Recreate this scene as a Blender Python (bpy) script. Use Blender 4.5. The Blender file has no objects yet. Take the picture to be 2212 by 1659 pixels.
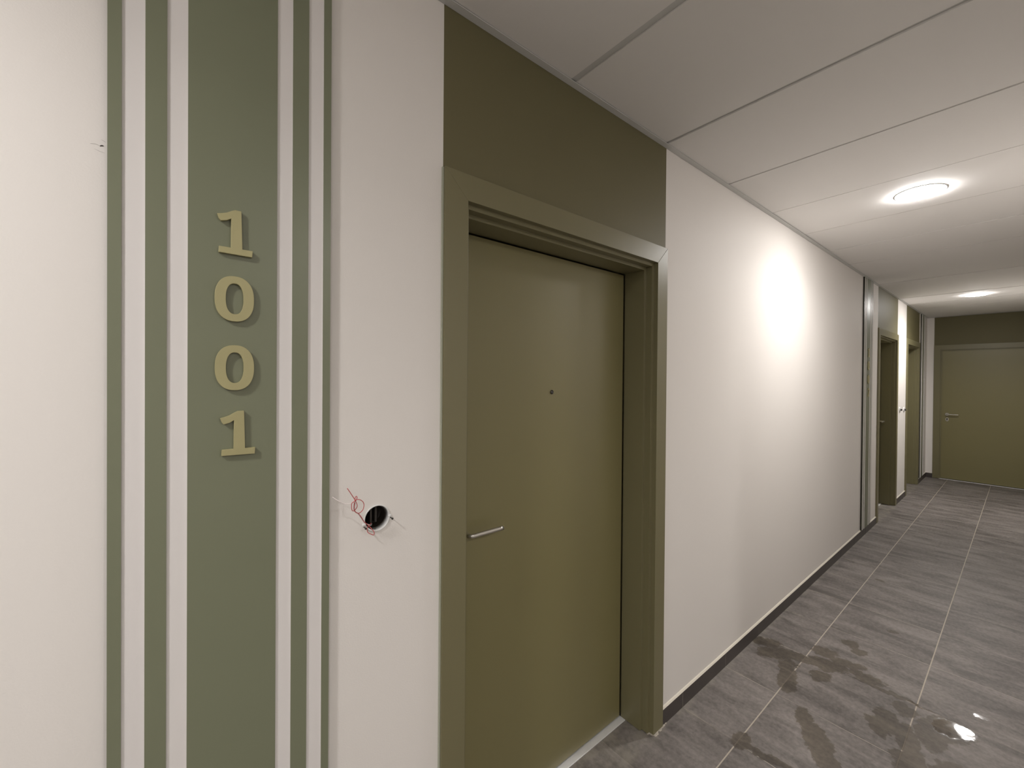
import bpy, bmesh, math, random
from mathutils import Matrix, Vector, noise
random.seed(7)
C = bpy.context.scene
COL = C.collection
# ------------------------------------------------------------------ camera
# metres; x runs down the corridor, y into the numbered wall (its face is y = 1), z up from the floor
W, H = 2212, 1659
F_PX, CX, CY = 896.86, 1113.32, 822.98
a, b, c = 0.8876066, -0.0071128, 0.0080331        # heading, pitch, roll
FL = 0.0                                           # floor
EYE = 1.5253
fwd = Vector((math.cos(b)*math.cos(a), math.cos(b)*math.sin(a), math.sin(b)))
r0 = Vector((math.sin(a), -math.cos(a), 0)); u0 = r0.cross(fwd)
rt = math.cos(c)*r0 + math.sin(c)*u0
up = -math.sin(c)*r0 + math.cos(c)*u0
cam_d = bpy.data.cameras.new('camera'); cam = bpy.data.objects.new('camera', cam_d); COL.objects.link(cam)
m = Matrix.Identity(4)
for i in range(3):
    m[i][0] = rt[i]; m[i][1] = up[i]; m[i][2] = -fwd[i]
m.translation = Vector((0, 0, EYE))
cam.matrix_world = m
cam_d.sensor_fit = 'HORIZONTAL'; cam_d.sensor_width = 36.0
cam_d.lens = F_PX/W*36.0
cam_d.shift_x = -(CX - W/2)/W
cam_d.shift_y = (CY - H/2)/W
cam_d.clip_start = 0.02
C.camera = cam
# ------------------------------------------------------------------ world, exposure
wd = bpy.data.worlds.new('world'); C.world = wd; wd.use_nodes = True
wd.node_tree.nodes['Background'].inputs[0].default_value = (0.02, 0.02, 0.02, 1)
wd.node_tree.nodes['Background'].inputs[1].default_value = 0.02
C.view_settings.view_transform = 'Standard'; C.view_settings.look = 'None'
C.view_settings.gamma = 1.0; C.view_settings.use_curve_mapping = False
C.view_settings.exposure = 0.14
LAMP_W, LAMP_SPREAD = 10.0, 145     # downward beam of each ceiling lamp
LAMP_E = 138.0            # glow of each ceiling lamp's opal diffuser
LAMP_X = [-5.071, -0.995, 3.081, 7.157]
LAMP_Y = 0.367
LOBBY_LAMPS = [(-0.995, -1.56), (0.95, -1.56)]  # first placed from the wire shadows; second added as fill for door and wall

CEIL = 2.5325           # underside of the edge trim
Y_IN, Y_OUT = 1.0, -0.266
X_BACK, X_END = -7.0, 9.292
LOB_X0, LOB_X1, LOB_Y = -2.6, 1.7, -3.1      # lobby opening opposite the first door, behind the viewer

# ------------------------------------------------------------------ helpers
def srgb(r, g, b_):
    f = lambda v: (v/255/12.92) if v/255 <= 0.04045 else ((v/255+0.055)/1.055)**2.4
    return (f(r), f(g), f(b_), 1)

def mat(name, col, rough=0.5, metal=0.0, spec=0.5, bump=0.0, bscale=300.0, var=0.0, vscale=3.0, coat=0.0):
    M = bpy.data.materials.new(name); M.use_nodes = True
    nt = M.node_tree; bs = nt.nodes['Principled BSDF']
    bs.inputs['Base Color'].default_value = col
    bs.inputs['Roughness'].default_value = rough
    bs.inputs['Metallic'].default_value = metal
    bs.inputs['Specular IOR Level'].default_value = spec
    bs.inputs['Coat Weight'].default_value = coat
    tc = nt.nodes.new('ShaderNodeTexCoord')
    if bump:
        n = nt.nodes.new('ShaderNodeTexNoise'); n.inputs['Scale'].default_value = bscale; n.inputs['Detail'].default_value = 2
        bp = nt.nodes.new('ShaderNodeBump'); bp.inputs['Strength'].default_value = bump; bp.inputs['Distance'].default_value = 0.001
        nt.links.new(tc.outputs['Object'], n.inputs['Vector'])
        nt.links.new(n.outputs['Fac'], bp.inputs['Height']); nt.links.new(bp.outputs['Normal'], bs.inputs['Normal'])
    n2 = nt.nodes.new('ShaderNodeTexNoise'); n2.inputs['Scale'].default_value = vscale; n2.inputs['Detail'].default_value = 3
    mx = nt.nodes.new('ShaderNodeMix'); mx.data_type = 'RGBA'
    nt.links.new(tc.outputs['Object'], n2.inputs['Vector'])
    nt.links.new(n2.outputs['Fac'], mx.inputs[0])
    k0, k1 = 1-var, 1+var
    mx.inputs[6].default_value = (col[0]*k0, col[1]*k0, col[2]*k0, 1)
    mx.inputs[7].default_value = (min(1, col[0]*k1), min(1, col[1]*k1), min(1, col[2]*k1), 1)
    nt.links.new(mx.outputs[2], bs.inputs['Base Color'])
    return M

def box(bm, x0, x1, y0, y1, z0, z1, mi=0):
    v = [bm.verts.new(p) for p in ((x0,y0,z0),(x1,y0,z0),(x1,y1,z0),(x0,y1,z0),(x0,y0,z1),(x1,y0,z1),(x1,y1,z1),(x0,y1,z1))]
    fs = []
    for q in ((0,3,2,1),(4,5,6,7),(0,1,5,4),(1,2,6,5),(2,3,7,6),(3,0,4,7)):
        f = bm.faces.new([v[i] for i in q]); f.material_index = mi; fs.append(f)
    return fs        # bottom, top, -y, +x, +y, -x

def obj(name, bm, mats, parent=None, bevel=0.0, smooth=False, seg=2):
    bmesh.ops.recalc_face_normals(bm, faces=bm.faces)
    me = bpy.data.meshes.new(name); bm.to_mesh(me); bm.free()
    if smooth:
        for p in me.polygons: p.use_smooth = True
    o = bpy.data.objects.new(name, me); COL.objects.link(o)
    for x in (mats if isinstance(mats, (list, tuple)) else [mats]): me.materials.append(x)
    if parent: o.parent = parent
    if bevel:
        md = o.modifiers.new('bevel', 'BEVEL'); md.width = bevel; md.segments = seg; md.limit_method = 'ANGLE'
    return o

def tag(o, label=None, cat=None, group=None, kind=None):
    if label: o['label'] = label
    if cat: o['category'] = cat
    if group: o['group'] = group
    if kind: o['kind'] = kind
    return o

def empty(name, loc, rz=0.0):
    o = bpy.data.objects.new(name, None); COL.objects.link(o)
    o.location = loc; o.rotation_euler = (0, 0, rz); o.empty_display_size = 0.05
    return o

def prism(bm, pts, y0, y1, mi=0, side=None):
    """polygon of (x, z) points extruded from y0 to y1"""
    A = [bm.verts.new((x, y0, z)) for x, z in pts]; B = [bm.verts.new((x, y1, z)) for x, z in pts]
    f = bm.faces.new(A); f.material_index = mi
    f = bm.faces.new(B[::-1]); f.material_index = mi
    n = len(pts)
    for i in range(n):
        f = bm.faces.new((A[i], B[i], B[(i+1) % n], A[(i+1) % n])); f.material_index = mi if side is None else side

def ring_y(bm, cx, cz, prof, n=48, closed=False, mi=0):
    """lathe about the y axis through (cx, cz); prof = [(radius, y)]"""
    rings = []
    for r, y in prof:
        if r < 1e-6: rings.append([bm.verts.new((cx, y, cz))])
        else: rings.append([bm.verts.new((cx+r*math.cos(2*math.pi*i/n), y, cz+r*math.sin(2*math.pi*i/n))) for i in range(n)])
    pairs = list(zip(rings, rings[1:])) + ([(rings[-1], rings[0])] if closed else [])
    for A, B in pairs:
        for i in range(n):
            j = (i+1) % n
            q = [A[i % len(A)], A[j % len(A)], B[j % len(B)], B[i % len(B)]]
            q2 = []
            for v in q:
                if v not in q2: q2.append(v)
            if len(q2) > 2:
                f = bm.faces.new(q2); f.material_index = mi

def ring_z(bm, cx, cy, prof, n=48, closed=False, mi=0):
    rings = []
    for r, z in prof:
        if r < 1e-6: rings.append([bm.verts.new((cx, cy, z))])
        else: rings.append([bm.verts.new((cx+r*math.cos(2*math.pi*i/n), cy+r*math.sin(2*math.pi*i/n), z)) for i in range(n)])
    pairs = list(zip(rings, rings[1:])) + ([(rings[-1], rings[0])] if closed else [])
    for A, B in pairs:
        for i in range(n):
            j = (i+1) % n
            q = [A[i % len(A)], A[j % len(A)], B[j % len(B)], B[i % len(B)]]
            q2 = []
            for v in q:
                if v not in q2: q2.append(v)
            if len(q2) > 2:
                f = bm.faces.new(q2); f.material_index = mi

def tube(bm, pts, rad, n=8, taper=None, smooth_n=4):
    P = [Vector(p) for p in pts]
    if smooth_n > 1:                                   # Catmull-Rom through the points
        Q = []
        for i in range(len(P)-1):
            p0 = P[max(i-1, 0)]; p1 = P[i]; p2 = P[i+1]; p3 = P[min(i+2, len(P)-1)]
            for k in range(smooth_n):
                t = k/smooth_n
                Q.append(0.5*((2*p1)+(p2-p0)*t+(2*p0-5*p1+4*p2-p3)*t*t+(3*p1-p0-3*p2+p3)*t**3))
        Q.append(P[-1]); P = Q
    prev = None; nrm = None
    for i, p in enumerate(P):
        d = (P[min(i+1, len(P)-1)] - P[max(i-1, 0)]).normalized()
        if nrm is None:
            nrm = d.cross(Vector((0, 0, 1)) if abs(d.z) < 0.9 else Vector((1, 0, 0))).normalized()
        nrm = (nrm - d*nrm.dot(d)).normalized(); bn = d.cross(nrm)
        r = rad if taper is None else rad*taper(i/(len(P)-1))
        R = [bm.verts.new(p + r*(math.cos(2*math.pi*k/n)*nrm + math.sin(2*math.pi*k/n)*bn)) for k in range(n)]
        if prev:
            for k in range(n): bm.faces.new((prev[k], prev[(k+1) % n], R[(k+1) % n], R[k]))
        else: bm.faces.new(R[::-1])
        prev = R
    bm.faces.new(prev)

# ------------------------------------------------------------------ materials
M_wall = mat('warm_white_paint', (0.80, 0.765, 0.725, 1), 0.62, spec=0.3, bump=0.25, bscale=260, var=0.015, vscale=1.5)
M_olive_wall = mat('olive_wall_paint', (0.145, 0.129, 0.064, 1), 0.55, spec=0.35, bump=0.2, bscale=260, var=0.02, vscale=2)
M_olive = mat('olive_satin_lacquer', (0.182, 0.164, 0.086, 1), 0.36, spec=0.5, bump=0.05, bscale=500, var=0.015, vscale=2)
M_olive_leaf = mat('olive_door_lacquer', (0.205, 0.181, 0.080, 1), 0.36, spec=0.6, bump=0.05, bscale=500, var=0.015, vscale=2)
M_sage = mat('sage_green_lacquer', (0.190, 0.203, 0.132, 1), 0.36, spec=0.5, bump=0.05, bscale=500, var=0.015, vscale=2)
M_board = mat('white_board_lacquer', (0.76, 0.73, 0.71, 1), 0.5, spec=0.4, bump=0.03, bscale=400)
M_darkedge = mat('dark_board_edge', (0.03, 0.028, 0.02, 1), 0.7)
M_gold = mat('pale_gold_lacquer', (0.40, 0.365, 0.19, 1), 0.42, spec=0.5, metal=0.15, bump=0.1, bscale=600, var=0.06, vscale=14)
M_steel = mat('brushed_steel', (0.62, 0.60, 0.56, 1), 0.28, metal=1.0, bump=0.05, bscale=900)
M_alu = mat('bare_aluminium', (0.86, 0.86, 0.86, 1), 0.42, metal=0.35, spec=0.8, var=0.05, vscale=30)
M_ceil = mat('white_ceiling_tile', (0.82, 0.80, 0.775, 1), 0.75, spec=0.2, bump=0.15, bscale=350, var=0.015, vscale=2)
M_trim = mat('grey_white_metal_trim', (0.62, 0.62, 0.60, 1), 0.5, spec=0.4)
M_base = mat('dark_ceramic_skirting', (0.062, 0.052, 0.047, 1), 0.42, spec=0.5, bump=0.2, bscale=120, var=0.2, vscale=9)
M_joint = mat('grey_joint_filler', (0.40, 0.37, 0.32, 1), 0.8)
M_caulk = mat('cream_sealant', (0.74, 0.69, 0.59, 1), 0.5, bump=0.5, bscale=60)
M_lit_bead = mat('pale_sealant_lit_edge', (0.42, 0.43, 0.34, 1), 0.5, bump=0.3, bscale=80)  # pale tone also stands in for the casing's lit side
M_plaster = mat('loose_grout', (0.42, 0.38, 0.32, 1), 0.9, bump=0.8, bscale=150, var=0.2, vscale=40)
M_plastic = mat('white_plastic', (0.70, 0.70, 0.68, 1), 0.3)
M_clear = mat('milky_plastic_rim', (0.74, 0.74, 0.72, 1), 0.18, spec=0.7)
M_cup = mat('dark_brown_plastic', (0.035, 0.028, 0.022, 1), 0.45, var=0.4, vscale=60)
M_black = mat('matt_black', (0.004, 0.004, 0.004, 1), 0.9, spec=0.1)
M_red = mat('red_wire_sheath', (0.55, 0.10, 0.10, 1), 0.35)
M_whitewire = mat('white_wire_sheath', (0.90, 0.82, 0.80, 1), 0.35)
M_hair = mat('dark_wall_mark', (0.10, 0.08, 0.075, 1), 0.8)
M_faint = mat('faint_wall_mark', (0.36, 0.33, 0.31, 1), 0.8)
M_seal = mat('black_rubber_seal', (0.012, 0.011, 0.010, 1), 0.7)

def lamp_mat(k=1.0):
    M = bpy.data.materials.new('glowing_diffuser'); M.use_nodes = True
    nt = M.node_tree; bs = nt.nodes['Principled BSDF']
    bs.inputs['Base Color'].default_value = (0.9, 0.9, 0.9, 1)
    bs.inputs['Emission Color'].default_value = (1.0, 0.97, 0.95, 1)
    bs.inputs['Emission Strength'].default_value = LAMP_E*k
    return M
M_lamp = lamp_mat()

# ---- floor tiles: shape of the joints, cloudy glaze, wet patches
T0, TS, G0, GS = 1.8269, 0.43667, 0.74977, 0.44345
WET = [  # x, y, half length, half width, heading(deg)   damp patches between the skirting and the third joint
 (2.66,0.95,0.09,0.05,-60),(2.60,0.86,0.11,0.055,-35),(2.66,0.78,0.09,0.045,-75),(2.48,0.775,0.13,0.045,8),(2.40,0.745,0.10,0.035,10),
 (2.82,0.70,0.07,0.05,-60),(2.70,0.66,0.10,0.055,-70),(2.58,0.655,0.06,0.045,-20),(3.03,0.63,0.055,0.04,-40),(2.98,0.575,0.05,0.035,-60),(2.80,0.58,0.085,0.045,-70),
 (2.75,0.50,0.075,0.04,-85),(2.705,0.42,0.12,0.022,-88),(2.705,0.33,0.09,0.012,-88),(2.62,0.34,0.05,0.05,-60),(2.48,0.37,0.085,0.05,20),(2.40,0.40,0.07,0.04,30),
 (2.40,0.30,0.12,0.04,10),(2.29,0.28,0.10,0.05,-10),(2.20,0.62,0.06,0.035,20),(2.12,0.54,0.11,0.045,35),(2.02,0.49,0.10,0.05,30),
 (1.85,0.745,0.05,0.045,0),(1.85,0.66,0.11,0.018,-88),(1.87,0.56,0.09,0.014,-88),(2.62,0.20,0.11,0.075,-30),(2.52,0.24,0.12,0.05,10),
 (2.30,0.18,0.12,0.05,-20),(2.05,0.33,0.09,0.05,-30),(3.37,0.49,0.03,0.02,-70),(4.165,0.68,0.026,0.024,-78),(4.42,0.935,0.012,0.05,-10)]
SHINE = [(2.635,0.185,0.085,0.062,-30),(2.85,0.100,0.04,0.03,-60),(2.70,0.31,0.03,0.018,-80)]
def floor_mat():
    M = bpy.data.materials.new('grey_stone_floor_tile'); M.use_nodes = True
    nt = M.node_tree; N = nt.nodes; L = nt.links; bs = N['Principled BSDF']
    tc = N.new('ShaderNodeTexCoord'); sep = N.new('ShaderNodeSeparateXYZ'); L.new(tc.outputs['Object'], sep.inputs[0])
    def math_(op, x, y=None, z=None, clamp=False):
        n = N.new('ShaderNodeMath'); n.operation = op; n.use_clamp = clamp
        for i, v in enumerate((x, y, z)):
            if v is None: continue
            if isinstance(v, (int, float)): n.inputs[i].default_value = v
            else: L.new(v, n.inputs[i])
        return n.outputs[0]
    def smooth(v, lo, hi):
        n = N.new('ShaderNodeMapRange'); n.interpolation_type = 'SMOOTHSTEP'
        L.new(v, n.inputs[0]); n.inputs[1].default_value = lo; n.inputs[2].default_value = hi
        return n.outputs[0]
    def noise_(scale, detail=4, rough=0.55, vec=None, dist=0.0):
        n = N.new('ShaderNodeTexNoise'); n.inputs['Scale'].default_value = scale; n.inputs['Detail'].default_value = detail
        n.inputs['Roughness'].default_value = rough; n.inputs['Distortion'].default_value = dist
        L.new(vec if vec is not None else tc.outputs['Object'], n.inputs['Vector']); return n
    fx = math_('DIVIDE', math_('SUBTRACT', sep.outputs[0], T0), TS)
    fy = math_('DIVIDE', math_('SUBTRACT', sep.outputs[1], G0), GS)
    dx = math_('MULTIPLY', math_('ABSOLUTE', math_('SUBTRACT', fx, math_('ROUND', fx))), TS)
    dy = math_('MULTIPLY', math_('ABSOLUTE', math_('SUBTRACT', fy, math_('ROUND', fy))), GS)
    cell = N.new('ShaderNodeCombineXYZ'); L.new(math_('FLOOR', fx), cell.inputs[0]); L.new(math_('FLOOR', fy), cell.inputs[1])
    wn = N.new('ShaderNodeTexWhiteNoise'); L.new(cell.outputs[0], wn.inputs['Vector'])
    # slab cloudiness, streaked across the corridor, shifted per tile
    mp = N.new('ShaderNodeMapping'); mp.inputs['Scale'].default_value = (3.2, 1.0, 1.0); mp.inputs['Rotation'].default_value = (0, 0, 0.25)
    off = N.new('ShaderNodeVectorMath'); off.operation = 'MULTIPLY_ADD'
    L.new(wn.outputs['Color'], off.inputs[0]); off.inputs[1].default_value = (9, 9, 0); L.new(tc.outputs['Object'], off.inputs[2])
    L.new(off.outputs[0], mp.inputs[0])
    n1 = noise_(3.0, 6, 0.62, mp.outputs[0], 0.6); n2 = noise_(60, 4, 0.6); n3 = noise_(5, 5, 0.6)
    v = math_('ADD', math_('MULTIPLY', math_('SUBTRACT', n1.outputs['Fac'], 0.5), 2.0), math_('MULTIPLY', math_('SUBTRACT', n2.outputs['Fac'], 0.5), 0.9))
    v = math_('ADD', v, math_('MULTIPLY', math_('SUBTRACT', wn.outputs['Value'], 0.5), 0.16))
    v = math_('ADD', v, 0.5, clamp=True)
    ramp = N.new('ShaderNodeValToRGB'); L.new(v, ramp.inputs[0])
    ramp.color_ramp.elements[0].color = (0.102, 0.090, 0.082, 1); ramp.color_ramp.elements[0].position = 0.15
    ramp.color_ramp.elements[1].color = (0.255, 0.230, 0.213, 1); ramp.color_ramp.elements[1].position = 0.9
    # joints: long joints wide and pale, cross joints thin and patchy
    gy = math_('SUBTRACT', 1.0, smooth(dy, 0.0016, 0.0032))
    gx = math_('SUBTRACT', 1.0, smooth(dx, 0.0009, 0.0024))
    gx = math_('MULTIPLY', gx, smooth(noise_(4.0, 3).outputs['Fac'], 0.30, 0.62))
    near = math_('LESS_THAN', sep.outputs[1], 0.985)
    g = math_('MAXIMUM', math_('MULTIPLY', gy, 0.95), math_('MULTIPLY', gx, 0.75))
    g = math_('MULTIPLY', g, near)
    g_in = N.new('ShaderNodeMath'); g_in.operation = 'MULTIPLY'; L.new(g, g_in.inputs[0]); g_in.inputs[1].default_value = 1.0; g = g_in.outputs[0]
    mx = N.new('ShaderNodeMix'); mx.data_type = 'RGBA'; L.new(g, mx.inputs[0]); L.new(ramp.outputs[0], mx.inputs[6]); mx.inputs[7].default_value = (0.44, 0.39, 0.32, 1)
    # pale grout haze beside the wall joints
    hz = math_('MULTIPLY', math_('SUBTRACT', 1.0, smooth(dx, 0.004, 0.02)), smooth(sep.outputs[1], 0.80, 0.97))
    hz = math_('MULTIPLY', hz, smooth(noise_(14, 3).outputs['Fac'], 0.4, 0.65))
    hw = math_('MULTIPLY', smooth(sep.outputs[1], 0.955, 0.992), smooth(noise_(11, 4).outputs['Fac'], 0.35, 0.65))
    hz = math_('MULTIPLY', math_('MAXIMUM', hz, hw), 0.45)
    m2 = N.new('ShaderNodeMix'); m2.data_type = 'RGBA'; L.new(hz, m2.inputs[0]); L.new(mx.outputs[2], m2.inputs[6]); m2.inputs[7].default_value = (0.36, 0.33, 0.27, 1)
    # scattered specks of dried grout
    sp = noise_(130, 2, 0.5); spm = math_('MULTIPLY', smooth(sp.outputs['Fac'], 0.74, 0.80), smooth(n3.outputs['Fac'], 0.45, 0.7))
    m3 = N.new('ShaderNodeMix'); m3.data_type = 'RGBA'; L.new(math_('MULTIPLY', spm, 0.6), m3.inputs[0]); L.new(m2.outputs[2], m3.inputs[6]); m3.inputs[7].default_value = (0.45, 0.42, 0.37, 1)
    # wet patches
    wob = noise_(13, 4, 0.6); wob2 = noise_(45, 3, 0.6)
    dist = N.new('ShaderNodeVectorMath'); dist.operation = 'MULTIPLY_ADD'
    sub = N.new('ShaderNodeVectorMath'); sub.operation = 'SUBTRACT'; L.new(wob.outputs['Color'], sub.inputs[0]); sub.inputs[1].default_value = (0.5, 0.5, 0.5)
    L.new(sub.outputs[0], dist.inputs[0]); dist.inputs[1].default_value = (0.10, 0.10, 0); L.new(tc.outputs['Object'], dist.inputs[2])
    def blobs(lst, src):
        cur = None
        for x, y, l, w, h in lst:
            mp = N.new('ShaderNodeMapping'); mp.vector_type = 'TEXTURE'
            mp.inputs['Location'].default_value = (x, y, 0); mp.inputs['Rotation'].default_value = (0, 0, math.radians(h)); mp.inputs['Scale'].default_value = (l, w, 1)
            L.new(src, mp.inputs[0])
            ln = N.new('ShaderNodeVectorMath'); ln.operation = 'LENGTH'; L.new(mp.outputs[0], ln.inputs[0])
            cur = ln.outputs['Value'] if cur is None else math_('MINIMUM', cur, ln.outputs['Value'])
        return cur
    flat = N.new('ShaderNodeVectorMath'); flat.operation = 'MULTIPLY'; L.new(dist.outputs[0], flat.inputs[0]); flat.inputs[1].default_value = (1, 1, 0)
    d = blobs(WET, flat.outputs[0])
    d = math_('ADD', d, math_('MULTIPLY', math_('SUBTRACT', wob2.outputs['Fac'], 0.5), 0.5))
    wet = math_('SUBTRACT', 1.0, smooth(d, 0.88, 1.06))
    L.new(math_('SUBTRACT', 1.0, math_('MULTIPLY', wet, 0.82)), g_in.inputs[1])
    s = blobs(SHINE, flat.outputs[0]); shine = math_('SUBTRACT', 1.0, smooth(s, 0.75, 1.05))
    m4 = N.new('ShaderNodeMix'); m4.data_type = 'RGBA'; m4.blend_type = 'MULTIPLY'; L.new(wet, m4.inputs[0]); L.new(m3.outputs[2], m4.inputs[6]); m4.inputs[7].default_value = (0.56, 0.52, 0.44, 1)
    L.new(m4.outputs[2], bs.inputs['Base Color'])
    ro = math_('ADD', math_('MULTIPLY', n1.outputs['Fac'], 0.12), 0.44)
    ro = math_('SUBTRACT', ro, math_('MULTIPLY', wet, 0.08))
    ro = math_('MULTIPLY', ro, math_('SUBTRACT', 1.0, math_('MULTIPLY', shine, 0.86)))
    L.new(ro, bs.inputs['Roughness'])
    bs.inputs['Specular IOR Level'].default_value = 0.45
    hgt = math_('SUBTRACT', math_('MULTIPLY', n2.outputs['Fac'], 0.25), math_('MULTIPLY', math_('MAXIMUM', gy, gx), 0.8))
    hgt = math_('ADD', math_('MULTIPLY', hgt, math_('SUBTRACT', 1.0, shine)), math_('MULTIPLY', noise_(16, 1).outputs['Fac'], math_('MULTIPLY', shine, 1.2)))
    bp = N.new('ShaderNodeBump'); bp.inputs['Strength'].default_value = 0.45; bp.inputs['Distance'].default_value = 0.0015
    L.new(hgt, bp.inputs['Height']); L.new(bp.outputs['Normal'], bs.inputs['Normal'])
    return M
M_floor = floor_mat()

# ------------------------------------------------------------------ setting
DOORS = [  # x of casing's near edge, casing width
    (0.556, 1.098), (5.795, 1.085), (7.475, 1.060)]
CAS_TOP = 2.0935
bm = bmesh.new(); box(bm, X_BACK-0.2, X_END+0.35, Y_OUT-0.2, Y_IN+0.35, -0.15, 0.0); box(bm, LOB_X0-0.2, LOB_X1+0.2, LOB_Y-0.2, Y_OUT-0.2, -0.15, 0.0)
tag(obj('floor', bm, M_floor), 'grey stone-look square floor tiles with pale joints and wet patches', 'floor', kind='structure')

# numbered wall: solid piers between the doors, painted olive above each door; round hole for the wiring box
BX, BZ, BR = 0.3795, 1.1800, 0.0300
bm = bmesh.new()
TOPZ = CEIL+0.12
def wall_box(x0, x1, z0, z1, mi): box(bm, x0, x1, Y_IN, Y_IN+0.30, z0, z1, mi)
xs = X_BACK
hx0, hx1, hz0, hz1 = BX-0.08, BX+0.08, BZ-0.08, BZ+0.08
wall_box(xs, hx0, 0, TOPZ, 0); wall_box(hx1, DOORS[0][0], 0, TOPZ, 0)
wall_box(hx0, hx1, 0, hz0, 0); wall_box(hx0, hx1, hz1, TOPZ, 0)
box(bm, hx0, hx1, Y_IN+0.07, Y_IN+0.30, hz0, hz1, 0)
n = 64                                                   # plate with a round hole
inner = [bm.verts.new((BX+BR*1.04*math.cos(2*math.pi*i/n), Y_IN, BZ+BR*1.04*math.sin(2*math.pi*i/n))) for i in range(n)]
deep = [bm.verts.new((v.co.x, Y_IN+0.07, v.co.z)) for v in inner]
outer = []
for i in range(n):
    ca, sa = math.cos(2*math.pi*i/n), math.sin(2*math.pi*i/n); k = 0.08/max(abs(ca), abs(sa))
    outer.append(bm.verts.new((BX+k*ca, Y_IN, BZ+k*sa)))
for i in range(n):
    j = (i+1) % n
    bm.faces.new((inner[i], inner[j], outer[j], outer[i])); bm.faces.new((inner[i], deep[i], deep[j], inner[j]))
for i, (dx, dw) in enumerate(DOORS):
    wall_box(dx, dx+0.06, 0, TOPZ, 1); wall_box(dx+dw-0.06, dx+dw, 0, TOPZ, 1)
    wall_box(dx+0.06, dx+dw-0.06, CAS_TOP-0.06, TOPZ, 1)
    nx = DOORS[i+1][0] if i+1 < len(DOORS) else X_END+0.3
    wall_box(dx+dw, nx, 0, TOPZ, 0)
tag(obj('wall_left', bm, [M_wall, M_olive_wall]), 'long warm white plaster wall painted olive above each door', 'wall', kind='structure')
# far end wall (faces the camera) with its own doorway
E_Y0, E_W = 0.918, 1.10
bm = bmesh.new()
X1 = X_END+0.30
box(bm, X_END, X1, E_Y0, Y_IN, 0, TOPZ, 0); box(bm, X_END, X1, Y_OUT-0.2, E_Y0-E_W, 0, TOPZ, 0)
box(bm, X_END, X1, E_Y0-0.06, E_Y0, 0, TOPZ, 1); box(bm, X_END, X1, E_Y0-E_W, E_Y0-E_W+0.06, 0, TOPZ, 1)
box(bm, X_END, X1, E_Y0-E_W+0.06, E_Y0-0.06, CAS_TOP-0.06, TOPZ, 1)
tag(obj('wall_end', bm, [M_wall, M_olive_wall]), 'end wall of the corridor, olive above its door, white at its edge', 'wall', kind='structure')
bm = bmesh.new()
box(bm, X_BACK-0.2, LOB_X0, Y_OUT-0.2, Y_OUT, 0, TOPZ); box(bm, LOB_X1, X1, Y_OUT-0.2, Y_OUT, 0, TOPZ)
box(bm, LOB_X0-0.2, LOB_X0, LOB_Y, Y_OUT-0.2, 0, TOPZ); box(bm, LOB_X1, LOB_X1+0.2, LOB_Y, Y_OUT-0.2, 0, TOPZ)
box(bm, LOB_X0-0.2, LOB_X1+0.2, LOB_Y-0.2, LOB_Y, 0, TOPZ)
tag(obj('wall_right', bm, M_wall), 'plain white wall behind the viewer, opening into a small lobby', 'wall', kind='structure')
bm = bmesh.new(); box(bm, X_BACK-0.2, X_BACK, Y_OUT, Y_IN, 0, TOPZ)
tag(obj('wall_back', bm, M_wall), 'plain white wall closing the corridor behind the viewer', 'wall', kind='structure')

# ceiling: planks laid across the corridor with open joints, hung from a slab
J0, JS = 1.0418, 0.58225
bm = bmesh.new()
box(bm, X_BACK, X_END, Y_OUT, Y_IN, CEIL+0.0085, CEIL+0.12, 1)
box(bm, LOB_X0, LOB_X1, LOB_Y, Y_OUT, CEIL+0.003, CEIL+0.12, 0)
k0 = math.ceil((X_BACK-J0)/JS)
HOLE_R = 0.100
for k in range(k0, 16):
    g = {0: 0.0135, 1: 0.0070, 2: 0.0058, 3: 0.0045}.get(k, 0.0038)
    g2 = {0: 0.0135, 1: 0.0070, 2: 0.0058, 3: 0.0045}.get(k+1, 0.0038)
    x0, x1 = J0+k*JS+g, min(J0+(k+1)*JS-g2, X_END-0.004)
    if x0 > X_END: break
    x0 = max(x0, X_BACK)
    dz0 = CEIL+0.0015+random.uniform(0, 0.0035)
    ly = [lx for lx in LAMP_X if x0 < lx < x1]
    y0, y1 = Y_OUT+0.004, Y_IN-0.004
    if not ly:
        fs = box(bm, x0, x1, y0, y1, dz0, CEIL+0.0085, 0)
    else:                                               # tile with the round cut-out for the lamp
        lx = ly[0]; q = 0.16
        for (p0, p1, r_0, r_1) in ((x0, lx-q, y0, y1), (lx+q, x1, y0, y1), (lx-q, lx+q, y0, LAMP_Y-q), (lx-q, lx+q, LAMP_Y+q, y1)):
            box(bm, p0, p1, r_0, r_1, dz0, CEIL+0.0085, 0)
        n = 64; A = []; B = []; D = []
        for i in range(n):
            ca, sa = math.cos(2*math.pi*i/n), math.sin(2*math.pi*i/n); kk = q/max(abs(ca), abs(sa))
            A.append(bm.verts.new((lx+HOLE_R*ca, LAMP_Y+HOLE_R*sa, dz0))); B.append(bm.verts.new((lx+kk*ca, LAMP_Y+kk*sa, dz0)))
            D.append(bm.verts.new((lx+HOLE_R*ca, LAMP_Y+HOLE_R*sa, CEIL+0.0085)))
        for i in range(n):
            j = (i+1) % n
            bm.faces.new((A[i], A[j], B[j], B[i])); bm.faces.new((A[i], D[i], D[j], A[j]))
tag(obj('ceiling', bm, [M_ceil, M_trim]), 'white panel ceiling with thin joints across the corridor', 'ceiling', kind='structure')
def ltrim(name, y0, y1, yw0, yw1, lab):
    bm = bmesh.new()
    box(bm, X_BACK, X_END, y0, y1, CEIL-0.0015, CEIL+0.0005); box(bm, X_BACK, X_END, yw0, yw1, CEIL+0.0005, CEIL+0.03)
    tag(obj(name, bm, M_trim), lab, 'trim', kind='structure')
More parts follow.
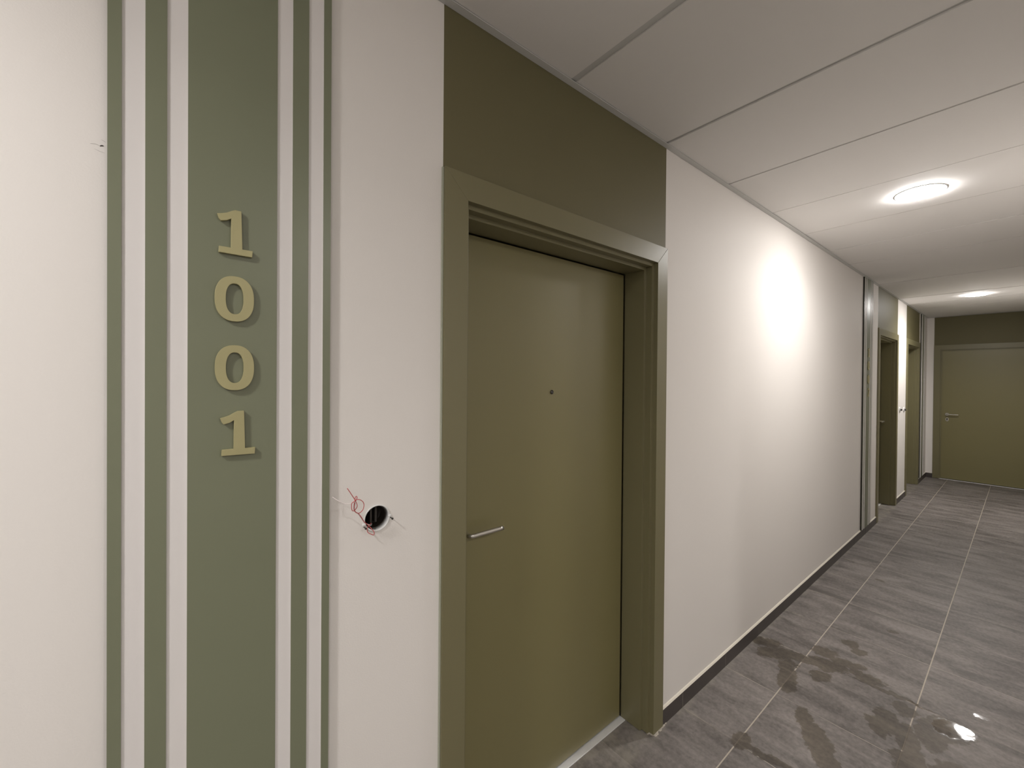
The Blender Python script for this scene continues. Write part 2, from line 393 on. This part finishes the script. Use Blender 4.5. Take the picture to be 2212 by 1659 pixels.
ltrim('trim_1', Y_IN-0.024, Y_IN-0.001, Y_IN-0.0025, Y_IN-0.001, 'grey metal edge strip where the ceiling meets the numbered wall')
bm = bmesh.new(); box(bm, X_END-0.024, X_END-0.001, Y_OUT+0.025, Y_IN-0.025, CEIL-0.0015, CEIL+0.0005)
tag(obj('trim_2', bm, M_trim), 'grey metal edge strip over the far end wall', 'trim', kind='structure')

# skirting tiles: dark pieces with pale joints, cream sealant bead along the top
BH = 0.0690
def skirting(name, runs, lab):
    bm = bmesh.new()
    for x0, x1 in runs:
        xs = [x0]; k = math.ceil((x0-T0)/TS)
        while T0+k*TS < x1:
            if T0+k*TS > x0+0.02: xs.append(T0+k*TS)
            k += 1
        xs.append(x1)
        for p, q in zip(xs, xs[1:]):
            box(bm, p+(0.0016 if p != x0 else 0), q-(0.0016 if q != x1 else 0), Y_IN-0.009, Y_IN, 0.0, BH, 0)
        for p in xs[1:-1]: box(bm, p-0.0016, p+0.0016, Y_IN-0.0084, Y_IN, 0.0, BH-0.0006, 1)
        vs = [[bm.verts.new((x, Y_IN-0.0085, BH)), bm.verts.new((x, Y_IN-0.0002, BH)), bm.verts.new((x, Y_IN-0.0002, BH+0.0085)), bm.verts.new((x, Y_IN-0.004, BH+0.006))] for x in (x0, x1)]
        for i in range(4):
            f = bm.faces.new((vs[0][i], vs[0][(i+1) % 4], vs[1][(i+1) % 4], vs[1][i])); f.material_index = 2
        for v in vs: f = bm.faces.new(v); f.material_index = 2
    return tag(obj(name, bm, [M_base, M_joint, M_caulk]), lab, 'baseboard', kind='structure')
d_end = [d+w for d, w in DOORS]
skirting('baseboard_left', [(X_BACK, DOORS[0][0]-0.001), (d_end[0]+0.001, DOORS[1][0]-0.001), (d_end[1]+0.001, DOORS[2][0]-0.001), (d_end[2]+0.001, X_END-0.010)],
         'dark skirting tiles with a cream sealant line along the numbered wall')
bm = bmesh.new()
box(bm, X_END-0.009, X_END, E_Y0+0.001, Y_IN, 0, BH, 0); box(bm, X_END-0.0085, X_END, E_Y0+0.001, Y_IN, BH, BH+0.004, 1)
box(bm, X_END-0.009, X_END, Y_OUT, E_Y0-E_W-0.001, 0, BH, 0)
tag(obj('baseboard_end', bm, [M_base, M_caulk]), 'short dark skirting tiles on either side of the far door', 'baseboard', kind='structure')
bm = bmesh.new(); box(bm, X_BACK, LOB_X0, Y_OUT, Y_OUT+0.009, 0, BH, 0); box(bm, LOB_X1, X_END-0.01, Y_OUT, Y_OUT+0.009, 0, BH, 0)
tag(obj('baseboard_right', bm, M_base), 'dark skirting tiles along the opposite wall', 'baseboard', kind='structure')

# ------------------------------------------------------------------ doors
def lever(root_x, z, y_face, direction, parent, plate=False):
    """round bar lever; root_x = spindle, direction = +1 points to +x"""
    hb = bmesh.new()
    yb = y_face-0.050; s = direction; L_ = 0.128
    pts = [(root_x, y_face-0.002, z), (root_x, yb+0.012, z), (root_x+s*0.003, yb+0.004, z), (root_x+s*0.012, yb, z), (root_x+s*0.05, yb, z), (root_x+s*L_, yb, z)]
    tube(hb, pts, 0.0072, n=20, smooth_n=5)
    h = obj('door_handle', hb, M_steel, parent, smooth=True)
    h['label'] = 'brushed steel lever handle'
    rb = bmesh.new()
    if plate:
        ring_y(rb, root_x, z, [(0.0, y_face-0.009), (0.020, y_face-0.009), (0.024, y_face-0.006), (0.024, y_face)], 40)
    else:
        ring_y(rb, root_x, z, [(0.0, y_face-0.006), (0.013, y_face-0.006), (0.015, y_face-0.004), (0.015, y_face)], 40)
    obj('rose', rb, M_steel, h, smooth=False)
    if plate:
        kb = bmesh.new(); n = 40
        for (sx, sz, yy, mi) in ((0.0185, 0.030, y_face-0.006, 0),):
            A = [kb.verts.new((root_x+0.002+sx*math.cos(2*math.pi*i/n), yy, z-0.078+sz*math.sin(2*math.pi*i/n))) for i in range(n)]
            B = [kb.verts.new((v.co.x, y_face, v.co.z)) for v in A]
            kb.faces.new(A)
            for i in range(n): kb.faces.new((A[i], B[i], B[(i+1) % n], A[(i+1) % n]))
        ob = obj('key_plate', kb, M_steel, parent)
        cb = bmesh.new(); ring_y(cb, root_x+0.002, z-0.070, [(0.0, y_face-0.0095), (0.009, y_face-0.0095), (0.009, y_face-0.006)], 24)
        box(cb, root_x-0.002, root_x+0.006, y_face-0.0095, y_face-0.006, z-0.096, z-0.074)
        obj('lock_cylinder', cb, M_darkedge, ob)
    return h

def make_door(name, loc, rz, width, label, leaf_y=0.136, handle_x=0.155, handle_dir=1, peephole=False, plate=False, handle=True, strip_y=None):
    """local frame: x along the wall from the casing edge, y into the wall (0 = wall face), z up"""
    t = empty(name, loc, rz); tag(t, label, 'door', kind='structure')
    prof = [(0.0, 0.0), (0.0, -0.012), (0.074, -0.012), (0.074, 0.0077), (0.088, 0.0077), (0.088, 0.037), (0.1005, 0.037), (0.1005, 0.1365), (0.084, 0.1365), (0.084, 0.20), (0.062, 0.20), (0.062, 0.0)]
    top = CAS_TOP
    def piece(pname, which):
        bm = bmesh.new(); A = []; B = []
        e = 0.0005; e0 = 0.0
        for o_, y in prof:
            if which == 'l': A.append(bm.verts.new((o_, y, 0.004))); B.append(bm.verts.new((o_, y, top-o_)))
            elif which == 'r': A.append(bm.verts.new((width-o_, y, 0.004))); B.append(bm.verts.new((width-o_, y, top-o_-e)))
            else: A.append(bm.verts.new((o_+e0, y, top-o_))); B.append(bm.verts.new((width-o_-e, y, top-o_)))
        k = len(prof)
        for i in range(k): bm.faces.new((A[i], A[(i+1) % k], B[(i+1) % k], B[i]))
        bm.faces.new(A); bm.faces.new(B[::-1])
        return obj(pname, bm, M_olive, t, bevel=0.0006)
    piece('door_jamb', 'l'); piece('door_jamb', 'r'); piece('door_head', 'h')
    bm = bmesh.new()
    x0, x1 = 0.1005+0.004, width-0.1005-0.011
    if leaf_y < 0.03: x0, x1 = 0.074+0.004, width-0.074-0.004
    ztop = top-0.1005-0.006 if leaf_y >= 0.03 else top-0.074-0.014
    box(bm, x0, x1, leaf_y, leaf_y+0.045, 0.012, ztop)
    leaf = obj('door_leaf', bm, M_olive_leaf, t, bevel=0.0015)
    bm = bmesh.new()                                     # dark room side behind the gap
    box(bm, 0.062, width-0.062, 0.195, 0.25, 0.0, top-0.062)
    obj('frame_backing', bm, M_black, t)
    bm = bmesh.new()
    sy0, sy1 = (leaf_y-0.024, leaf_y+0.016) if strip_y is None else strip_y
    sx0, sx1 = (0.1005, width-0.1005) if leaf_y >= 0.03 else (0.074, width-0.074)
    box(bm, sx0, sx1, sy0, sy1, 0.0, 0.004)
    s = obj('threshold_strip', bm, M_alu, t, bevel=0.001); s['label'] = 'bare aluminium threshold strip'
    if peephole:
        bm = bmesh.new(); box(bm, -0.0045, -0.0002, -0.0052, -0.0002, 0.08, top-0.001)  # pale strip paints in the lit side of the casing, with its sealant
        sb = obj('sealant_and_lit_edge', bm, M_lit_bead, t); sb['label'] = 'pale line of sealant and painted-in lit casing edge along the frame'
        px = 1.1026-loc[0]
        pb = bmesh.new()
        ring_y(pb, px, EYE-0.0523, [(0.0078, leaf_y), (0.0082, leaf_y-0.0024), (0.0070, leaf_y-0.0036), (0.0054, leaf_y-0.0030), (0.0050, leaf_y-0.0012)], 32)
        p = obj('peephole', pb, M_darksteel, t, smooth=True); p['label'] = 'small round peephole with dark steel ring'
        lb = bmesh.new(); ring_y(lb, px, EYE-0.0523, [(0.0052, leaf_y-0.0010), (0.0034, leaf_y-0.0024), (0.0018, leaf_y-0.0031), (0.0, leaf_y-0.0033)], 24)
        o = obj('lens', lb, M_lens, p, smooth=True)
    if handle: lever(handle_x, EYE-0.4955 if not plate else EYE-0.512, leaf_y, handle_dir, t, plate)
    return t
M_darksteel = mat('dark_polished_steel', (0.10, 0.09, 0.075, 1), 0.18, metal=1.0)
M_lens = mat('dark_lens', (0.006, 0.006, 0.006, 1), 0.05, spec=0.9, coat=1.0)
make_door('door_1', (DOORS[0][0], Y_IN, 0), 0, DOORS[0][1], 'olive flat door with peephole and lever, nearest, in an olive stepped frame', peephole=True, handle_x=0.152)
make_door('door_2', (DOORS[1][0], Y_IN, 0), 0, DOORS[1][1], 'olive recessed door just past the second numbered panel', handle_x=DOORS[1][1]-0.175, handle_dir=-1)
make_door('door_3', (DOORS[2][0], Y_IN, 0), 0, DOORS[2][1], 'olive recessed door on the left wall nearest the far corner', handle_x=0.155)
make_door('door_4', (X_END, E_Y0, 0), -math.pi/2, E_W, 'wide olive door closing the far end of the corridor', leaf_y=0.02, handle_x=0.150, handle_dir=1, plate=True, strip_y=(-0.004, 0.03))

# ------------------------------------------------------------------ numbered wall panels
SLATS = [(-0.0932, -0.0755), (-0.0450, -0.0153), (0.0144, 0.1606), (0.1890, 0.2204), (0.2503, 0.2663)]
P_BASE = SLATS[0][0]
P_BOT, P_TOP = BH+0.001, CEIL-0.002
def make_panel(xl, label):
    t = empty('wall_panel', (xl, Y_IN, P_BOT)); tag(t, label, 'wall panel', 'striped panels beside the doors')
    h = P_TOP-P_BOT; w = SLATS[-1][1]-P_BASE
    bm = bmesh.new()
    fs = box(bm, 0, w, -0.0090, -0.0002, 0, h, 1); fs[2].material_index = 0
    o = obj('backing_board', bm, [M_board, M_darkedge], t); o['label'] = 'off-white board seen between the green strips'
    for p, q in SLATS:
        bm = bmesh.new()
        fs = box(bm, p-P_BASE, q-P_BASE, -0.0120, -0.0090, 0, h, 0)
        if p > P_BASE: fs[5].material_index = 1
        if p == P_BASE: fs[5].material_index = 2
        obj('slat', bm, [M_sage, M_board, M_darkedge], t)
    return t
make_panel(P_BASE, 'tall sage green panel with off-white stripes, carrying 1001, nearest the viewer')
P2 = 5.139; P3 = 8.625
make_panel(P2, 'narrow-looking striped green panel in the middle distance, carrying 1002')
make_panel(P3, 'striped green panel in the far corner beside the last door')

G_ONE = [(0.0605, -0.0433), (0.1158, -0.0441), (0.1167, -0.0314), (0.0993, -0.0314), (0.0974, 0.0431), (0.0870, 0.0431), (0.0814, 0.0401), (0.0735, 0.0350), (0.0650, 0.0318), (0.0582, 0.0300),
         (0.0610, 0.0215), (0.0643, 0.0176), (0.0740, 0.0205), (0.0808, 0.0250), (0.0802, -0.0314), (0.0614, -0.0314)]
G_ONE = [(x-0.0875, z) for x, z in G_ONE]
def glyph(bm, ch, y0, y1):
    if ch == '1': prism(bm, G_ONE, y0, y1)
    elif ch == '0':
        n = 56
        def se(rx, rz, p):
            out = []
            for i in range(n):
                t = 2*math.pi*i/n; ct, st = math.cos(t), math.sin(t)
                out.append((rx*math.copysign(abs(ct)**(2/p), ct), rz*math.copysign(abs(st)**(2/p), st)))
            return out
        O = se(0.0322, 0.0442, 2.35); I = se(0.0146, 0.0300, 2.3)
        vo = [[bm.verts.new((x, y, z)) for x, z in O] for y in (y0, y1)]; vi = [[bm.verts.new((x, y, z)) for x, z in I] for y in (y0, y1)]
        for i in range(n):
            j = (i+1) % n
            bm.faces.new((vo[0][i], vo[0][j], vi[0][j], vi[0][i])); bm.faces.new((vo[1][j], vo[1][i], vi[1][i], vi[1][j]))
            bm.faces.new((vo[0][j], vo[0][i], vo[1][i], vo[1][j])); bm.faces.new((vi[0][i], vi[0][j], vi[1][j], vi[1][i]))
    elif ch == '2':
        out = []; inn = []
        for k in range(13):
            t = math.radians(165-k*17.5); out.append((0.001+0.029*math.cos(t), 0.0165+0.0265*math.sin(t)))
        for k in range(13):
            t = math.radians(165-k*17.5); inn.append((0.001+0.0145*math.cos(t), 0.0165+0.0135*math.sin(t)))
        pts = out + [(-0.004, -0.0305), (0.0295, -0.0305), (0.0295, -0.0435), (-0.029, -0.0435), (-0.029, -0.0330)] + inn[::-1]
        prism(bm, pts, y0, y1)
words = {'first': 'topmost', 'last': 'lowest'}
def digits(xc, zc_list, chars, labels, group):
    for z, ch, lab, dx in zip(zc_list, chars, labels, (0.0, -0.0005, 0.0, 0.0055)):
        bm = bmesh.new(); glyph(bm, ch, -0.0072, -0.0010)
        o = obj('house_number_digit', bm, M_gold, bevel=0.0004); o.location = (xc+dx, Y_IN-0.0120, z)
        tag(o, lab, 'number', group)
        for px_, pz in ((0.0225 if ch == '0' else 0.0, 0.016 if ch != '2' else 0.036), (-0.0225 if ch == '0' else 0.0, -0.016 if ch != '2' else -0.037)):
            pins = bmesh.new(); ring_y(pins, px_, pz, [(0.0025, -0.0010), (0.0025, 0.0)], 12)
            obj('spacer', pins, M_gold, o)
Z4 = [EYE+0.2814, EYE+0.1508, EYE+0.0158, EYE-0.1125]
digits(0.0875, Z4, '1001', ['gold digit 1 at the top of the green strip, nearest panel', 'gold digit 0, the upper of the two zeros on the nearest panel',
       'gold digit 0, the lower of the two zeros on the nearest panel', 'gold digit 1 at the bottom of the column, nearest panel'], 'gold digits of 1001')
x2c = P2-P_BASE+0.0875
digits(x2c, Z4, '1002', ['dark-looking digit 1 atop the far striped panel', 'dark-looking digit 0, the upper zero on the far striped panel',
       'dark-looking digit 0, the lower zero on the far striped panel', 'dark-looking digit 2 at the bottom of the far striped panel'], 'digits of 1002')

# ------------------------------------------------------------------ ceiling lamps
def ceiling_lamp(x, y, label, k=1.0):
    t = empty('ceiling_light', (x, y, CEIL+0.002)); tag(t, label, 'ceiling light', 'recessed round ceiling lights')
    bm = bmesh.new()
    ring_z(bm, 0, 0, [(0.0985, 0.006), (0.0990, 0.0), (0.1035, -0.0003), (0.1035, -0.0010), (0.0985, -0.0014), (0.0970, -0.0005), (0.0970, 0.006)], 72, closed=True)
    obj('trim_ring', bm, M_plastic, t, smooth=True)
    bm = bmesh.new()
    ring_z(bm, 0, 0, [(0.0968, 0.006), (0.0965, -0.003), (0.092, -0.008), (0.078, -0.012), (0.045, -0.015), (0.0, -0.016)], 72)
    obj('diffuser', bm, M_lamp, t, smooth=True)
    ld = bpy.data.lights.new('lamp_light', 'AREA'); ld.shape = 'DISK'; ld.size = 0.17; ld.energy = LAMP_W*k; ld.color = (1.0, 0.97, 0.95)
    ld.spread = math.radians(LAMP_SPREAD)
    lo = bpy.data.objects.new('lamp_light', ld); COL.objects.link(lo); lo.parent = t; lo.location = (0, 0, -0.018)
    return t
ceiling_lamp(LAMP_X[2], LAMP_Y, 'bright round recessed ceiling light, the nearer of the two in view', 0.5)
ceiling_lamp(LAMP_X[3], LAMP_Y, 'bright round recessed ceiling light near the far door', 1.1)
ceiling_lamp(LAMP_X[1], LAMP_Y, 'round recessed ceiling light above and behind the viewer')
ceiling_lamp(LAMP_X[0], LAMP_Y, 'round recessed ceiling light furthest behind the viewer')
for (lx, ly_), side in zip(LOBBY_LAMPS, ('left', 'added fill, right')): ceiling_lamp(lx, ly_, 'round ceiling light in the lobby behind the viewer, %s one of the pair' % side, 0.6)

# ------------------------------------------------------------------ open wiring box beside the first door
t = empty('wiring_box', (BX, Y_IN, BZ)); tag(t, 'open round wiring box set in the white wall between panel and door', 'wall box')
bm = bmesh.new(); ring_y(bm, 0, 0, [(0.0325, 0.0), (0.0328, -0.0022), (0.0318, -0.0032), (0.0298, -0.0028), (0.0290, 0.0), (0.0290, 0.013), (0.0308, 0.013), (0.0308, 0.0)], 64, closed=True)
obj('rim', bm, M_clear, t, smooth=True)['label'] = 'pale plastic rim'
bm = bmesh.new(); ring_y(bm, 0, 0, [(0.0289, 0.0125), (0.0270, 0.0135), (0.0262, 0.045), (0.020, 0.050), (0.0, 0.050)], 48)
box(bm, -0.010, -0.006, 0.018, 0.048, -0.020, 0.020); box(bm, 0.004, 0.009, 0.024, 0.048, -0.018, 0.022)
obj('box_cup', bm, M_cup, t)['label'] = 'dark hollow inside of the box'
for sx, sz, tilt in ((-0.0322, -0.0150, 0.0), (0.0334, -0.0048, 0.0)):
    bm = bmesh.new(); ring_y(bm, sx, sz, [(0.0, -0.0172), (0.0017, -0.0172), (0.0026, -0.0160), (0.0026, -0.0150), (0.0012, -0.0146), (0.0012, 0.006)], 16)
    obj('screw', bm, M_darkedge, t, smooth=True)
    bm = bmesh.new(); ring_y(bm, sx*0.97, sz+0.004, [(0.0, -0.0035), (0.0032, -0.0035), (0.0045, -0.0018), (0.0045, 0.0)], 20)
    obj('screw_lug', bm, M_clear, t, smooth=True)

RED = [(0.2919,0.945,1.2782),(0.3003,0.947,1.2647),(0.31,0.95,1.2487),(0.3153,0.953,1.2381),(0.3169,0.955,1.2306),(0.3138,0.957,1.224),(0.3086,0.955,1.2223),(0.3047,0.953,1.2259),(0.3031,0.951,1.2352),(0.3036,0.95,1.2419),(0.3084,0.949,1.245),(0.312,0.949,1.2481),(0.3208,0.95,1.2468),(0.3294,0.953,1.2393),(0.3328,0.956,1.2302),(0.3312,0.958,1.2204),(0.3262,0.96,1.2142),(0.3221,0.962,1.2125),(0.3158,0.96,1.2162),(0.3111,0.957,1.2227),(0.3096,0.954,1.2332),(0.3099,0.951,1.2433),(0.3106,0.949,1.2531),(0.3126,0.948,1.2563),(0.3148,0.949,1.2524),(0.3132,0.951,1.2465),(0.3109,0.954,1.2386),(0.3109,0.958,1.2282),(0.315,0.962,1.2178),(0.3235,0.966,1.2103),(0.3313,0.972,1.2003),(0.3406,0.979,1.1857),(0.3479,0.983,1.1771),(0.356,0.986,1.1685),(0.3627,0.985,1.1592),(0.3664,0.984,1.1537),(0.3665,0.984,1.1461),(0.3598,0.985,1.1489),(0.3534,0.987,1.1537),(0.352,0.989,1.1600),(0.3545,0.992,1.1655),(0.362,1.0,1.1674),(0.3690,1.012,1.165),(0.3753,1.025,1.163)]
WHT = [(0.2622,0.95,1.2628),(0.2703,0.948,1.2558),(0.2788,0.947,1.2495),(0.2881,0.948,1.2438),(0.2977,0.95,1.2416),(0.3053,0.951,1.2427),(0.3101,0.95,1.2435),(0.3122,0.954,1.239),(0.3121,0.958,1.2285),(0.3139,0.962,1.219),(0.3190,0.965,1.2137),(0.3255,0.970,1.2073),(0.3333,0.976,1.1953),(0.3400,0.981,1.1852),(0.3467,0.986,1.1777),(0.3568,0.992,1.1701),(0.3641,1.0,1.1652),(0.3705,1.012,1.1612),(0.3763,1.025,1.1601)]
t = empty('loose_wires', (0.366, 1.0, 1.166)); tag(t, 'thin red and white wires twisted together, coiling out of the round wall box', 'wires')
O3 = Vector((0.366, 1.0, 1.166))
for pts, r, m_, lab in ((RED, 0.00085, M_red, 'red wire'), (WHT, 0.00090, M_whitewire, 'white wire')):
    bm = bmesh.new(); tube(bm, [Vector(p)-O3 for p in pts], r, n=8)
    obj('wire', bm, m_, t, smooth=True)['label'] = lab

# small covers on the white wall between the two far doors
def push_box(x, z, label):
    t = empty('wall_button', (x, Y_IN, z)); tag(t, label, 'wall button', 'small fittings between the two far doors')
    bm = bmesh.new(); ring_y(bm, 0, 0, [(0.0, -0.010), (0.028, -0.010), (0.033, -0.007), (0.034, 0.0)], 32); obj('cover', bm, M_plastic, t)
    bm = bmesh.new(); ring_y(bm, 0, 0, [(0.0, -0.026), (0.010, -0.026), (0.012, -0.022), (0.012, -0.010)], 24); obj('button', bm, M_cup, t)
push_box(7.066, EYE-0.361, 'small round wall fitting nearer the second door')
push_box(7.345, EYE-0.372, 'small round wall fitting nearer the third door')

# mark on the wall left of the first panel
bm = bmesh.new()
def streak(pts, r, y=0.9999, mi=1):
    k = len(bm.faces); tube(bm, [(x, y, EYE+z) for x, z in pts], r, n=6, smooth_n=3, taper=lambda u: 0.35+math.sin(math.pi*min(1, max(0, u)))*0.65)
    for f in list(bm.faces)[k:]: f.material_index = mi
streak([(-0.1149, 0.3900), (-0.1083, 0.3912), (-0.1032, 0.3898)], 0.0003)
streak([(-0.1034, 0.3893), (-0.1008, 0.3912), (-0.0985, 0.3912)], 0.0010, mi=0)
streak([(-0.1101, 0.3829), (-0.1041, 0.3808), (-0.0974, 0.3797)], 0.00022)
streak([(-0.1017, 0.4012), (-0.0985, 0.3998), (-0.0958, 0.3982)], 0.00022)
tag(obj('wall_scratch', bm, [M_hair, M_faint]), 'small dark fleck with hairline cracks beside the first panel', 'scratch', kind='structure')

# crumbs of grout at the foot of the first door frame
bm = bmesh.new()
for i in range(16):
    u = i/15
    x = 1.560+0.115*u+random.uniform(-0.004, 0.004); y = 0.988-0.003*math.sin(6*u)+random.uniform(-0.004, 0.004)
    if i < 4: x = 1.575+0.004*i; y = 1.010-0.006*i
    r = random.uniform(0.0035, 0.0075)
    s = bmesh.ops.create_icosphere(bm, subdivisions=2, radius=r, matrix=Matrix.Translation((x, y, 0.001)) @ Matrix.Diagonal((1.5, 1.0, 0.45, 1)))
    for v in s['verts']: v.co += 0.0012*Vector(noise.noise_vector(v.co*300))
tag(obj('grout_crumbs', bm, M_plaster), 'pale crumbs of grout at the foot of the nearest door frame', 'crumbs', kind='stuff')
